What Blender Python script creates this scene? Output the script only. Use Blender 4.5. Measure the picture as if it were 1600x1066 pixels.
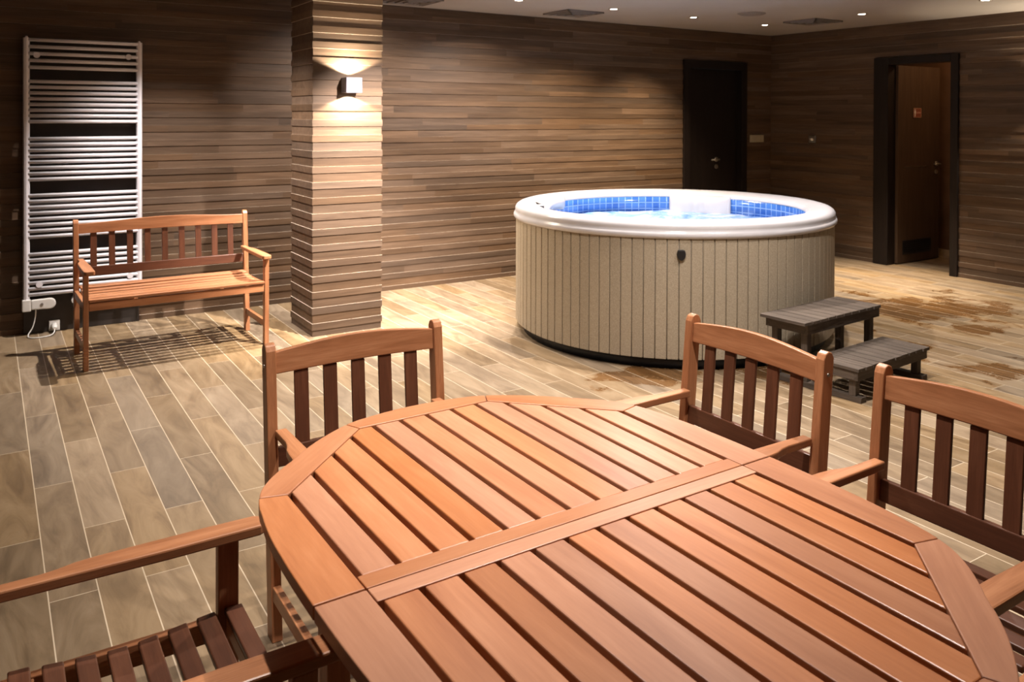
import bpy, bmesh, math, random
from mathutils import Vector, Matrix

# ------------------------------------------------------------------ clear
for o in list(bpy.data.objects):
    bpy.data.objects.remove(o)
SC = bpy.context.scene
COL = SC.collection
random.seed(7)
PI = math.pi

# ------------------------------------------------------------------ camera
EYE = 1.5
FPX, CX, CY = 1318.3, 849.2, 189.7
YAW, PITCH, ROLL = math.radians(33.455), math.radians(.382), math.radians(-.226)
fw = Vector((math.sin(YAW) * math.cos(PITCH), math.cos(YAW) * math.cos(PITCH), -math.sin(PITCH)))
rt = Vector((math.cos(YAW), -math.sin(YAW), 0))
dn = fw.cross(rt)
r2 = math.cos(ROLL) * rt + math.sin(ROLL) * dn
d2 = -math.sin(ROLL) * rt + math.cos(ROLL) * dn
cam_d = bpy.data.cameras.new('camera')
cam = bpy.data.objects.new('camera', cam_d)
COL.objects.link(cam)
cam.matrix_world = Matrix((
    (r2.x, -d2.x, -fw.x, 0), (r2.y, -d2.y, -fw.y, 0), (r2.z, -d2.z, -fw.z, EYE), (0, 0, 0, 1)))
cam_d.sensor_fit = 'HORIZONTAL'
cam_d.sensor_width = 36
cam_d.lens = FPX / 1600 * 36
cam_d.shift_x = (800 - CX) / 1600
cam_d.shift_y = -(533 - CY) / 1600
cam_d.clip_start = .02
cam_d.dof.use_dof = True
cam_d.dof.focus_distance = 2.3
cam_d.dof.aperture_fstop = 9
SC.camera = cam

# ------------------------------------------------------------------ world + exposure
w = bpy.data.worlds.new('world')
SC.world = w
w.use_nodes = True
w.node_tree.nodes['Background'].inputs[0].default_value = (.75, .8, 1, 1)
w.node_tree.nodes['Background'].inputs[1].default_value = .05
SC.view_settings.view_transform = 'Standard'
SC.view_settings.look = 'None'
SC.view_settings.exposure = 0.0
SC.view_settings.gamma = 1
SC.view_settings.use_curve_mapping = False

# downlights, some unseen and added as fill: x, y, watts, full cone angle in degrees, blend, colour, tilt towards the back wall in degrees
YB, XR, ZC = 6.739, 7.624, 2.44
WARM = (1.0, .84, .66)
GOLD = (1.0, .79, .54)
NEUT = (1.0, .90, .82)
SPOTS = [
    (2.58, 5.85, 200, 138, 1.0, NEUT, 14), (3.62, 5.85, 235, 132, 1.0, NEUT, 12), (4.60, 5.85, 250, 118, 1.0, GOLD, 9),
    (5.60, 5.90, 230, 88, 1.0, GOLD, 18), (6.66, 5.97, 15, 60, 1.0, WARM, 0),
    (6.67, 4.83, 640, 64, 1.0, WARM, 0), (6.67, 3.69, 170, 70, 1.0, WARM, 0), (6.67, 2.65, 80, 90, 1.0, WARM, 0),
    (1.15, 5.85, 380, 108, 1.0, NEUT, 0), (2.30, 4.45, 1350, 64, 1.0, NEUT, 35),  # second one is unseen, added to light the pillar front
    (4.60, 3.70, 165, 120, 1.0, NEUT, 0), (3.62, 2.65, 126, 125, 1.0, NEUT, 0), (2.58, 2.65, 260, 120, 1.0, NEUT, 0),
    (3.40, 4.10, 240, 150, 1.0, NEUT, 0),  # unseen fill, added to wash the back wall from the front
    (.95, 4.00, 110, 72, 1.0, WARM, 0), (1.52, 2.65, 95, 110, 1.0, NEUT, 0),  # unseen, added to brighten the left floor and the far table end
    (.62, 1.80, 125, 80, 1.0, NEUT, 0), (1.50, 1.45, 150, 110, 1.0, NEUT, 0), (2.60, 1.30, 15, 120, 1.0, NEUT, 0),  # unseen fills added above the table and the chairs around it
]


# ------------------------------------------------------------------ mesh helper
def perp(a):
    a = a.normalized()
    h = Vector((0, 0, 1)) if abs(a.z) < .9 else Vector((1, 0, 0))
    b = a.cross(h).normalized()
    return b, a.cross(b).normalized()


class MB:
    """collects faces with two corner attributes: gc (grain coordinates) and tone"""

    def __init__(s):
        s.v = []
        s.f = []
        s.gc = []
        s.tone = []
        s.sm = []
        s.mi = {}

    def face(s, idx, ax, off, tone, smooth=False):
        a = Vector(ax).normalized()
        b, c = perp(a)
        s.f.append(idx)
        s.sm.append(smooth)
        for i in idx:
            p = s.v[i]
            s.gc.append((p.dot(a) + off[0], p.dot(b) + off[1], p.dot(c) + off[2]))
            s.tone.append(tone)

    def rnd(s):
        return (random.uniform(0, 40), random.uniform(0, 40), random.uniform(0, 40))

    def hexa(s, P, ax=(1, 0, 0), tone=None, skip=(), edge=False):
        """P: 8 points, bottom 4 ccw then top 4"""
        n = len(s.v)
        s.v += [Vector(p) for p in P]
        off = s.rnd()
        t = random.uniform(-1, 1) if tone is None else tone
        Q = [(0, 3, 2, 1), (4, 5, 6, 7), (0, 1, 5, 4), (1, 2, 6, 5), (2, 3, 7, 6), (3, 0, 4, 7)]
        for k, q in enumerate(Q):
            if k in skip:
                continue
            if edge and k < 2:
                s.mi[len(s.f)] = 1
            s.face([n + i for i in q], ax, off, t)

    def box(s, a, b, ax=(1, 0, 0), tone=None, skip=(), edge=False):
        x0, y0, z0 = [min(a[i], b[i]) for i in range(3)]
        x1, y1, z1 = [max(a[i], b[i]) for i in range(3)]
        s.hexa([(x0, y0, z0), (x1, y0, z0), (x1, y1, z0), (x0, y1, z0),
                (x0, y0, z1), (x1, y0, z1), (x1, y1, z1), (x0, y1, z1)], ax, tone, skip, edge)

    def beam(s, p, q, wx, wy, up=(0, 1, 0), tone=None):
        """bar from p to q; wx across, wy in the direction of up"""
        p, q = Vector(p), Vector(q)
        a = (q - p).normalized()
        u = Vector(up)
        u = (u - a * u.dot(a)).normalized()
        r = a.cross(u)
        c = [(-r * wx - u * wy) / 2, (r * wx - u * wy) / 2, (r * wx + u * wy) / 2, (-r * wx + u * wy) / 2]
        P = [p + k for k in c] + [q + k for k in c]
        s.hexa(P, tuple(a), tone)

    def prism(s, poly, z0, z1, ax=(1, 0, 0), tone=None, M=None, smooth=False):
        """polygon (ccw) in xy, extruded in z, M optional matrix"""
        n = len(s.v)
        k = len(poly)
        M = M or Matrix.Identity(4)
        s.v += [M @ Vector((p[0], p[1], z0)) for p in poly] + [M @ Vector((p[0], p[1], z1)) for p in poly]
        off = s.rnd()
        t = random.uniform(-1, 1) if tone is None else tone
        a = (M.to_3x3() @ Vector(ax))
        s.face([n + i for i in reversed(range(k))], a, off, t)
        s.face([n + k + i for i in range(k)], a, off, t)
        for i in range(k):
            j = (i + 1) % k
            s.face([n + i, n + j, n + k + j, n + k + i], a, off, t, smooth)

    def tube(s, pts, r, seg=10, tone=0, cap=True, smooth=True):
        pts = [Vector(p) for p in pts]
        rs = r if isinstance(r, (list, tuple)) else [r] * len(pts)
        n = len(s.v)
        off = s.rnd()
        prev = None
        for i, p in enumerate(pts):
            d = (pts[min(i + 1, len(pts) - 1)] - pts[max(i - 1, 0)]).normalized()
            if prev is None:
                b, c = perp(d)
            else:
                b = (prev - d * prev.dot(d)).normalized()
                c = d.cross(b)
            prev = b
            for k in range(seg):
                a = 2 * PI * k / seg
                s.v.append(p + (b * math.cos(a) + c * math.sin(a)) * rs[i])
        ax = pts[-1] - pts[0]
        if ax.length < 1e-6:
            ax = Vector((0, 0, 1))
        for i in range(len(pts) - 1):
            for k in range(seg):
                j = (k + 1) % seg
                s.face([n + i * seg + k, n + i * seg + j, n + (i + 1) * seg + j, n + (i + 1) * seg + k], ax, off, tone, smooth)
        if cap:
            s.face([n + k for k in reversed(range(seg))], ax, off, tone)
            s.face([n + (len(pts) - 1) * seg + k for k in range(seg)], ax, off, tone)

    def lathe(s, prof, seg=64, cen=(0, 0, 0), a0=0, a1=2 * PI, tone=0, smooth=True, ax=(0, 0, 1)):
        """prof: list of (r, z) ; revolved about z"""
        n = len(s.v)
        full = abs(a1 - a0 - 2 * PI) < 1e-6
        cols = seg if full else seg + 1
        for c in range(cols):
            a = a0 + (a1 - a0) * c / seg
            for r, z in prof:
                s.v.append(Vector((cen[0] + r * math.cos(a), cen[1] + r * math.sin(a), cen[2] + z)))
        m = len(prof)
        off = s.rnd()
        for c in range(seg):
            d = (c + 1) % cols
            for i in range(m - 1):
                if prof[i][0] < 1e-6 and prof[i + 1][0] < 1e-6:
                    continue
                if prof[i][0] < 1e-6:
                    s.face([n + c * m + i, n + d * m + i + 1, n + c * m + i + 1], ax, off, tone, smooth)
                elif prof[i + 1][0] < 1e-6:
                    s.face([n + c * m + i, n + d * m + i, n + c * m + i + 1], ax, off, tone, smooth)
                else:
                    s.face([n + c * m + i, n + d * m + i, n + d * m + i + 1, n + c * m + i + 1], ax, off, tone, smooth)

    def build(s, name, mat, parent=None, bevel=0, bseg=2, fix=True):
        me = bpy.data.meshes.new(name)
        me.from_pydata([tuple(p) for p in s.v], [], s.f)
        g = me.attributes.new('gc', 'FLOAT_VECTOR', 'CORNER')
        g.data.foreach_set('vector', [c for q in s.gc for c in q])
        t = me.attributes.new('tone', 'FLOAT', 'CORNER')
        t.data.foreach_set('value', s.tone)
        me.polygons.foreach_set('use_smooth', s.sm)
        if fix:
            bm = bmesh.new()
            bm.from_mesh(me)
            bmesh.ops.recalc_face_normals(bm, faces=bm.faces)
            bm.to_mesh(me)
            bm.free()
        me.materials.append(mat)
        if s.mi:
            me.materials.append(M_EDGE)
            for k, v in s.mi.items():
                me.polygons[k].material_index = v
        o = bpy.data.objects.new(name, me)
        COL.objects.link(o)
        if parent:
            o.parent = parent
        if bevel:
            b = o.modifiers.new('bevel', 'BEVEL')
            b.width = bevel
            b.segments = bseg
            b.limit_method = 'ANGLE'
            b.angle_limit = math.radians(40)
        return o


def tag(o, label, cat, group=None):
    o['label'] = label
    o['category'] = cat
    if group:
        o['group'] = group
    return o


def structure(o):
    o['kind'] = 'structure'
    return o


def empty(name, loc=(0, 0, 0), rz=0):
    o = bpy.data.objects.new(name, None)
    o.empty_display_size = .1
    COL.objects.link(o)
    o.location = loc
    o.rotation_euler = (0, 0, rz)
    return o


def copy_tree(o, parent=None):
    c = o.copy()
    COL.objects.link(c)
    c.parent = parent
    for ch in list(o.children):
        copy_tree(ch, c)
    return c


# ------------------------------------------------------------------ materials
def new_mat(name):
    m = bpy.data.materials.new(name)
    m.use_nodes = True
    nt = m.node_tree
    b = nt.nodes['Principled BSDF']
    return m, nt, b


def N(nt, typ, **kw):
    n = nt.nodes.new(typ)
    for k, v in kw.items():
        if k == 'inp':
            for i, val in v.items():
                n.inputs[i].default_value = val
        else:
            setattr(n, k, v)
    return n


def ramp(nt, stops):
    r = nt.nodes.new('ShaderNodeValToRGB')
    e = r.color_ramp.elements
    while len(e) < len(stops):
        e.new(.5)
    for k, (p, c) in enumerate(stops):
        e[k].position = p
        e[k].color = (c[0], c[1], c[2], 1)
    return r


def math_node(nt, op, a, b=None, c=None):
    n = nt.nodes.new('ShaderNodeMath')
    n.operation = op
    for i, x in enumerate((a, b, c)):
        if x is None:
            continue
        if isinstance(x, (int, float)):
            n.inputs[i].default_value = x
        else:
            nt.links.new(x, n.inputs[i])
    return n.outputs[0]


def wood(name, dark, mid, light, rough=.45, tone_amt=.25, hue_amt=.0, scale=(1.6, 16, 16), bump=.05, spec=.5):
    m, nt, b = new_mat(name)
    L = nt.links.new
    gc = N(nt, 'ShaderNodeAttribute', attribute_name='gc')
    tn = N(nt, 'ShaderNodeAttribute', attribute_name='tone')
    mp = N(nt, 'ShaderNodeMapping')
    mp.inputs['Scale'].default_value = scale
    L(gc.outputs['Vector'], mp.inputs[0])
    n1 = N(nt, 'ShaderNodeTexNoise', inp={'Scale': 1.0, 'Detail': 5, 'Roughness': .6, 'Distortion': .6})
    L(mp.outputs[0], n1.inputs['Vector'])
    mp2 = N(nt, 'ShaderNodeMapping')
    mp2.inputs['Scale'].default_value = (scale[0] * 4, scale[1] * 9, scale[2] * 9)
    L(gc.outputs['Vector'], mp2.inputs[0])
    n2 = N(nt, 'ShaderNodeTexNoise', inp={'Scale': 1.0, 'Detail': 3, 'Roughness': .6})
    L(mp2.outputs[0], n2.inputs['Vector'])
    mix = math_node(nt, 'MULTIPLY_ADD', n2.outputs['Fac'], .3, math_node(nt, 'MULTIPLY', n1.outputs['Fac'], .7))
    r = ramp(nt, [(.3, dark), (.5, mid), (.68, light)])
    L(mix, r.inputs[0])
    tv = math_node(nt, 'MULTIPLY_ADD', tn.outputs['Fac'], tone_amt, 1.0)
    hsv = N(nt, 'ShaderNodeHueSaturation')
    L(r.outputs[0], hsv.inputs['Color'])
    L(tv, hsv.inputs['Value'])
    # saturation falls as tone rises, so that planks differ in warmth too
    fr = math_node(nt, 'FRACT', math_node(nt, 'MULTIPLY', tn.outputs['Fac'], 7.3))
    L(math_node(nt, 'MULTIPLY_ADD', fr, hue_amt, 1 - hue_amt / 2), hsv.inputs['Saturation'])
    L(hsv.outputs[0], b.inputs['Base Color'])
    b.inputs['Roughness'].default_value = rough
    b.inputs['Specular IOR Level'].default_value = spec
    bp = N(nt, 'ShaderNodeBump', inp={'Strength': bump, 'Distance': .01})
    L(mix, bp.inputs['Height'])
    L(bp.outputs[0], b.inputs['Normal'])
    return m


def plain(name, col, rough=.5, metal=0, spec=.5, emit=None, estr=0, noise=0, nscale=30, bump=0):
    m, nt, b = new_mat(name)
    b.inputs['Base Color'].default_value = (*col, 1)
    b.inputs['Roughness'].default_value = rough
    b.inputs['Metallic'].default_value = metal
    b.inputs['Specular IOR Level'].default_value = spec
    if emit:
        b.inputs['Emission Color'].default_value = (*emit, 1)
        b.inputs['Emission Strength'].default_value = estr
    tc = N(nt, 'ShaderNodeTexCoord')
    n = N(nt, 'ShaderNodeTexNoise', inp={'Scale': nscale, 'Detail': 4})
    nt.links.new(tc.outputs['Object'], n.inputs['Vector'])
    if noise:
        r = ramp(nt, [(.3, [c * (1 - noise) for c in col]), (.7, [min(1, c * (1 + noise)) for c in col])])
        nt.links.new(n.outputs['Fac'], r.inputs[0])
        nt.links.new(r.outputs[0], b.inputs['Base Color'])
    if bump:
        bp = N(nt, 'ShaderNodeBump', inp={'Strength': bump, 'Distance': .005})
        nt.links.new(n.outputs['Fac'], bp.inputs['Height'])
        nt.links.new(bp.outputs[0], b.inputs['Normal'])
    return m


M_WALL = wood('wall_wood_strips', (.062, .0375, .0235), (.098, .061, .038), (.140, .090, .058), rough=.5, tone_amt=.24,
              hue_amt=.22, scale=(1.5, 22, 22), bump=.04, spec=.35)
M_CHAIR = wood('oiled_hardwood', (.29, .112, .045), (.42, .176, .078), (.54, .250, .120), rough=.38, tone_amt=.12,
               scale=(3, 30, 30), bump=.03)
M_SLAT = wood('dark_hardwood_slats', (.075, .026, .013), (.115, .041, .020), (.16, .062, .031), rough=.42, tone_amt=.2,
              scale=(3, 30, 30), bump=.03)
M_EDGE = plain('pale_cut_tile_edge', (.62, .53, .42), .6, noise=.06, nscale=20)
M_TABLE = wood('oiled_tabletop_hardwood', (.37, .140, .062), (.46, .190, .088), (.54, .245, .125), rough=.36, tone_amt=.13,
               hue_amt=.22, scale=(2.2, 15, 15), bump=.03)
M_STEP = wood('weathered_dark_step_boards', (.052, .040, .030), (.088, .068, .054), (.14, .112, .090), rough=.7, tone_amt=.15,
              scale=(3, 40, 40), bump=.1, spec=.3)
M_DOOR = wood('dark_walnut_door', (.008, .0055, .005), (.012, .008, .007), (.017, .011, .009), rough=.45, tone_amt=.05,
              scale=(2, 24, 24), bump=.02, spec=.3)
M_DOOR2 = wood('brown_open_door', (.055, .033, .021), (.076, .046, .028), (.097, .060, .037), rough=.5, tone_amt=.05,
               scale=(2, 24, 24), bump=.02, spec=.3)
M_DARK = plain('dark_wall_panel', (.030, .024, .022), .45, noise=.15, nscale=8)
M_WHITE = plain('white_enamel', (.80, .79, .86), .3, noise=.03, nscale=12)
M_PLASTIC = plain('white_plastic', (.75, .74, .72), .4, noise=.03)
M_ACRYL = plain('white_acrylic', (.62, .61, .645), .22, noise=.03, nscale=10)
M_CEIL = plain('ceiling_paint', (.34, .30, .265), .85, noise=.03, nscale=3)
M_STEEL = plain('brushed_steel', (.55, .52, .47), .35, metal=1, noise=.05, nscale=60)
M_LAMPBODY = plain('grey_lamp_housing', (.15, .145, .18), .45, noise=.04)
M_BLACK = plain('black_plastic', (.012, .012, .013), .4, noise=.1)
M_BASE = plain('dark_blue_black_base', (.010, .013, .020), .5, noise=.2)
M_GLOW = plain('lamp_glow', (1, 1, 1), .4, emit=(1, .9, .75), estr=28)
M_VENT = plain('vent_grey', (.20, .17, .15), .6, noise=.06)
M_BEIGE = plain('beige_switch_plastic', (.42, .36, .25), .4, noise=.04)
M_PINK = plain('sign_face', (.26, .075, .045), .5, noise=.1)
M_CREAM = plain('cream_baseboard', (.55, .42, .26), .5, noise=.04)
M_HALL = plain('hall_wall', (.16, .085, .045), .6, noise=.15, nscale=6)
M_SIGNW = plain('sign_white', (.9, .85, .78), .5, noise=.02)

# tub skirt: speckled beige composite
M_SKIRT, nt, b = new_mat('beige_composite_cladding')
tc = N(nt, 'ShaderNodeTexCoord')
n = N(nt, 'ShaderNodeTexNoise', inp={'Scale': 160, 'Detail': 3})
nt.links.new(tc.outputs['Object'], n.inputs['Vector'])
tn = N(nt, 'ShaderNodeAttribute', attribute_name='tone')
r = ramp(nt, [(.3, (.30, .25, .18)), (.7, (.44, .37, .275))])
nt.links.new(n.outputs['Fac'], r.inputs[0])
hs = N(nt, 'ShaderNodeHueSaturation')
nt.links.new(r.outputs[0], hs.inputs['Color'])
nt.links.new(math_node(nt, 'MULTIPLY_ADD', tn.outputs['Fac'], .05, 1.0), hs.inputs['Value'])
nt.links.new(hs.outputs[0], b.inputs['Base Color'])
b.inputs['Roughness'].default_value = .6

# blue mosaic; gc holds (arc length, height)
M_MOSAIC, nt, b = new_mat('blue_mosaic_tiles')
gc = N(nt, 'ShaderNodeAttribute', attribute_name='gc')
br = N(nt, 'ShaderNodeTexBrick', offset=0, offset_frequency=1, inp={
    'Color1': (.035, .13, .50, 1), 'Color2': (.065, .20, .62, 1), 'Mortar': (.25, .42, .75, 1), 'Scale': 1.0,
    'Mortar Size': .0035, 'Brick Width': .058, 'Row Height': .05})
nt.links.new(gc.outputs['Vector'], br.inputs['Vector'])
nt.links.new(br.outputs['Color'], b.inputs['Base Color'])
b.inputs['Roughness'].default_value = .15

# water
M_WATER, nt, b = new_mat('bubbling_pool_water')
tc = N(nt, 'ShaderNodeTexCoord')
n1 = N(nt, 'ShaderNodeTexNoise', inp={'Scale': 3.2, 'Detail': 6, 'Roughness': .65, 'Distortion': 1.2})
nt.links.new(tc.outputs['Object'], n1.inputs['Vector'])
r = ramp(nt, [(.32, (.10, .26, .62)), (.46, (.30, .50, .86)), (.62, (.80, .88, .98))])
nt.links.new(n1.outputs['Fac'], r.inputs[0])
nt.links.new(r.outputs[0], b.inputs['Base Color'])
b.inputs['Roughness'].default_value = .12
n2 = N(nt, 'ShaderNodeTexNoise', inp={'Scale': 14, 'Detail': 4, 'Distortion': .8})
nt.links.new(tc.outputs['Object'], n2.inputs['Vector'])
bp = N(nt, 'ShaderNodeBump', inp={'Strength': .5, 'Distance': .02})
nt.links.new(n2.outputs['Fac'], bp.inputs['Height'])
nt.links.new(bp.outputs[0], b.inputs['Normal'])

# floor: wood-look planks in world metres
M_FLOOR, nt, b = new_mat('wood_look_floor_planks')
L = nt.links.new
PW, PL, X0, Y0 = .1355, .942, .160, 4.866
geo = N(nt, 'ShaderNodeNewGeometry')
sp = N(nt, 'ShaderNodeSeparateXYZ')
L(geo.outputs['Position'], sp.inputs[0])
u = math_node(nt, 'DIVIDE', math_node(nt, 'SUBTRACT', sp.outputs[0], X0), PW)
row = math_node(nt, 'FLOOR', u)
uf = math_node(nt, 'FRACT', u)
odd = math_node(nt, 'PINGPONG', row, 1.0)
v = math_node(nt, 'SUBTRACT', math_node(nt, 'DIVIDE', math_node(nt, 'SUBTRACT', sp.outputs[1], Y0), PL),
              math_node(nt, 'MULTIPLY', odd, .5))
cell = math_node(nt, 'FLOOR', v)
vf = math_node(nt, 'FRACT', v)


def edge(f, size, wdt):
    d = math_node(nt, 'MULTIPLY', math_node(nt, 'MINIMUM', f, math_node(nt, 'SUBTRACT', 1.0, f)), size)
    return math_node(nt, 'LESS_THAN', d, wdt)


long_g = edge(uf, PW, .0019)
cross_g = edge(vf, PL, .0015)
grout = math_node(nt, 'MAXIMUM', long_g, cross_g)
idv = N(nt, 'ShaderNodeCombineXYZ')
L(row, idv.inputs[0])
L(cell, idv.inputs[1])
wn = N(nt, 'ShaderNodeTexWhiteNoise', noise_dimensions='3D')
L(idv.outputs[0], wn.inputs['Vector'])
gv = N(nt, 'ShaderNodeCombineXYZ')
L(math_node(nt, 'MULTIPLY', math_node(nt, 'ADD', sp.outputs[0], math_node(nt, 'MULTIPLY', row, 3.7)), 9.0), gv.inputs[0])
L(math_node(nt, 'MULTIPLY', math_node(nt, 'ADD', sp.outputs[1], math_node(nt, 'MULTIPLY', cell, 5.3)), 1.9), gv.inputs[1])
L(math_node(nt, 'MULTIPLY', wn.outputs['Value'], 30), gv.inputs[2])
g1 = N(nt, 'ShaderNodeTexNoise', inp={'Scale': 1.0, 'Detail': 6, 'Roughness': .62, 'Distortion': 1.6})
L(gv.outputs[0], g1.inputs['Vector'])
rf = ramp(nt, [(.28, (.140, .092, .050)), (.5, (.240, .168, .096)), (.72, (.32, .235, .145))])
L(g1.outputs['Fac'], rf.inputs[0])
hs = N(nt, 'ShaderNodeHueSaturation')
L(rf.outputs[0], hs.inputs['Color'])
L(math_node(nt, 'MULTIPLY_ADD', wn.outputs['Value'], .42, .80), hs.inputs['Value'])
wn2 = N(nt, 'ShaderNodeSeparateColor')
L(wn.outputs['Color'], wn2.inputs[0])
L(math_node(nt, 'MULTIPLY_ADD', wn2.outputs[1], .3, .82), hs.inputs['Saturation'])


def soft_spot(cx, cy, rx, ry, lo=.0, hi=1.0):
    dx = math_node(nt, 'DIVIDE', math_node(nt, 'SUBTRACT', sp.outputs[0], cx), rx)
    dy = math_node(nt, 'DIVIDE', math_node(nt, 'SUBTRACT', sp.outputs[1], cy), ry)
    d = math_node(nt, 'SQRT', math_node(nt, 'ADD', math_node(nt, 'MULTIPLY', dx, dx), math_node(nt, 'MULTIPLY', dy, dy)))
    return math_node(nt, 'SUBTRACT', 1.0, d)


# wet stains beside the tub and at the step
st_n = N(nt, 'ShaderNodeTexNoise', inp={'Scale': 3.0, 'Detail': 7, 'Roughness': .66, 'Distortion': .5})
L(geo.outputs['Position'], st_n.inputs['Vector'])
mask = None
for (cx_, cy_, rx_, ry_) in [(6.10, 3.90, .80, .48), (6.35, 3.6, .5, .35), (5.75, 4.3, .6, .35), (5.0, 2.68, .3, .22),
                             (5.85, 3.25, .28, .16), (3.35, 3.72, .55, .22), (3.95, 3.35, .35, .3), (4.9, 3.25, .3, .2), (6.7, 3.0, .5, .3)]:
    q = soft_spot(cx_, cy_, rx_, ry_)
    mask = q if mask is None else math_node(nt, 'MAXIMUM', mask, q)
mk = math_node(nt, 'ADD', math_node(nt, 'MULTIPLY', math_node(nt, 'MAXIMUM', mask, -1.0), .34), math_node(nt, 'MULTIPLY', math_node(nt, 'SUBTRACT', st_n.outputs['Fac'], .5), 1.7))
mr = N(nt, 'ShaderNodeMapRange', inp={1: .04, 2: .16})
mr.clamp = True
L(mk, mr.inputs[0])
wet = mr.outputs[0]
mxw = N(nt, 'ShaderNodeMix', data_type='RGBA', blend_type='MULTIPLY')
L(math_node(nt, 'MULTIPLY', wet, .8), mxw.inputs[0])
L(hs.outputs[0], mxw.inputs[6])
mxw.inputs[7].default_value = (.58, .37, .18, 1)
mxg = N(nt, 'ShaderNodeMix', data_type='RGBA')
L(math_node(nt, 'MULTIPLY', grout, .85), mxg.inputs[0])
L(mxw.outputs[2], mxg.inputs[6])
mxg.inputs[7].default_value = (.66, .56, .42, 1)
L(mxg.outputs[2], b.inputs['Base Color'])
L(math_node(nt, 'MULTIPLY_ADD', wet, -.25, math_node(nt, 'MULTIPLY_ADD', g1.outputs['Fac'], .2, .38)), b.inputs['Roughness'])
bp = N(nt, 'ShaderNodeBump', inp={'Strength': .35, 'Distance': .002})
L(math_node(nt, 'MULTIPLY_ADD', g1.outputs['Fac'], .2, math_node(nt, 'SUBTRACT', 1.0, grout)), bp.inputs['Height'])
L(bp.outputs[0], b.inputs['Normal'])

# ------------------------------------------------------------------ room shell
XL, YF = -1.9, -2.6
mb = MB()
mb.box((XL, YF, -.1), (8.75, 6.9, 0), tone=0)
structure(mb.build('floor', M_FLOOR))
mb = MB()
mb.box((XL, YF, ZC), (XR, YB + .1, ZC + .1), tone=0)
structure(mb.build('ceiling', M_CEIL))

PITCHZ, RH, DEP = .106, .045, .0055
TL = 1.25   # strip length


def strip_wall(name, horiz, fixed, inward, s0, s1, phase, holes=(), z1=ZC):
    """wall clad in horizontal strips, every second one raised.
    horiz: 'x' or 'y' running axis; fixed: plane of the recessed strips; inward: +-1 direction of the relief"""
    mb = MB()

    def put(a, b_, zz0, zz1, d0, d1, tone):
        if horiz == 'x':
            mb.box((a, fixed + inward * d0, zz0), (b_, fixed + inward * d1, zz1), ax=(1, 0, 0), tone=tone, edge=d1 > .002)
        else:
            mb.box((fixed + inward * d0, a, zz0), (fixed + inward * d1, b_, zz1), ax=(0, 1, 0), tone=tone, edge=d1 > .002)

    def spans(zm):
        segs = [(s0, s1)]
        for (h0, h1, hz) in holes:
            if zm < hz:
                out = []
                for a, b_ in segs:
                    if h0 > a:
                        out.append((a, min(b_, h0)))
                    if h1 < b_:
                        out.append((max(a, h1), b_))
                segs = [q for q in out if q[1] - q[0] > .001]
        return segs

    # backing slab split around holes
    hz_list = sorted(set([0, z1] + [h[2] for h in holes]))
    for za, zb in zip(hz_list[:-1], hz_list[1:]):
        for a, b_ in spans((za + zb) / 2):
            put(a, b_, za, zb, -.12, -.004, 0)
    z = phase - PITCHZ
    rows = []
    while z < z1:
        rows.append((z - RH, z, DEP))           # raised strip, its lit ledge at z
        rows.append((z, z + PITCHZ - RH, 0))    # recessed strip
        z += PITCHZ
    for (a_, b2, dep) in rows:
        za, zb = max(a_, 0), min(b2, z1)
        if zb - za < .002:
            continue
        for a, c in spans((za + zb) / 2):
            x = a - random.uniform(0, TL)
            while x < c:
                xa, xb = max(a, x), min(c, x + TL)
                if xb > xa:
                    put(xa, xb, za, zb, -.004, dep, random.uniform(-1, 1))
                x += TL
    return mb


BD0, BD1, BDZ = 6.244, 7.203, 2.11       # back door frame
RD0, RD1, RDZ = 4.455, 5.355, 2.10       # right door frame
structure(strip_wall('wall_back', 'x', YB, -1, XL, XR + .02, .038, [(BD0, BD1, BDZ)]).build('wall_back', M_WALL))
structure(strip_wall('wall_right', 'y', XR, -1, YF, YB, .038, [(RD0, RD1, RDZ)]).build('wall_right', M_WALL))
structure(strip_wall('wall_left', 'y', XL, 1, YF, YB, .038).build('wall_left', M_WALL))
structure(strip_wall('wall_front', 'x', YF, 1, XL + .014, XR - .014, .038).build('wall_front', M_WALL))

# pillar
mb = MB()
px0, px1, py0, py1 = 1.837, 2.328, 5.597, 6.066
z = .0885 - PITCHZ
while z < ZC:
    for (a_, b2, e) in ((z - RH, z, DEP), (z, z + PITCHZ - RH, 0)):
        za, zb = max(0, a_), min(ZC, b2)
        if zb - za > .002:
            t = random.uniform(-1, 1)
            mb.box((px0 - e, py0 - e, za), (px1 + e, py1 + e, zb), ax=(1, 0, 0), tone=t, edge=e > 0)
    z += PITCHZ
structure(mb.build('wall_pillar', M_WALL))

# dark panel behind the radiator
mb = MB()
mb.box((.212, YB - .03, .002), (.925, YB - .012, 2.02))
structure(mb.build('trim_1', M_DARK))

# ---- back door (closed, dark)
d1 = empty('door_1', (0, 0, 0))
structure(d1)
mb = MB()
fd = .085
for a, c, z0, z1 in ((BD0, BD0 + fd, 0, BDZ), (BD1 - fd, BD1, 0, BDZ), (BD0 + fd, BD1 - fd, BDZ - fd, BDZ)):
    mb.box((a, YB - .03, z0), (c, YB + .12, z1), ax=(0, 0, 1) if z0 == 0 else (1, 0, 0), tone=0)
mb.build('door_frame', M_DOOR, d1, bevel=.003)
mb = MB()
mb.box((BD0 + fd + .003, YB + .055, .008), (BD1 - fd - .003, YB + .095, BDZ - fd - .003), ax=(0, 0, 1), tone=-.5)
mb.build('door_leaf', M_DOOR, d1, bevel=.002)
mb = MB()
hx = 6.80
mb.tube([(hx, YB + .055, 1.02), (hx, YB + .045, 1.02)], .026, 16)
mb.tube([(hx, YB + .05, 1.02), (hx, YB + .005, 1.02), (hx - .02, YB, 1.02), (hx - .12, YB, 1.02)], .009, 10)
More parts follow.
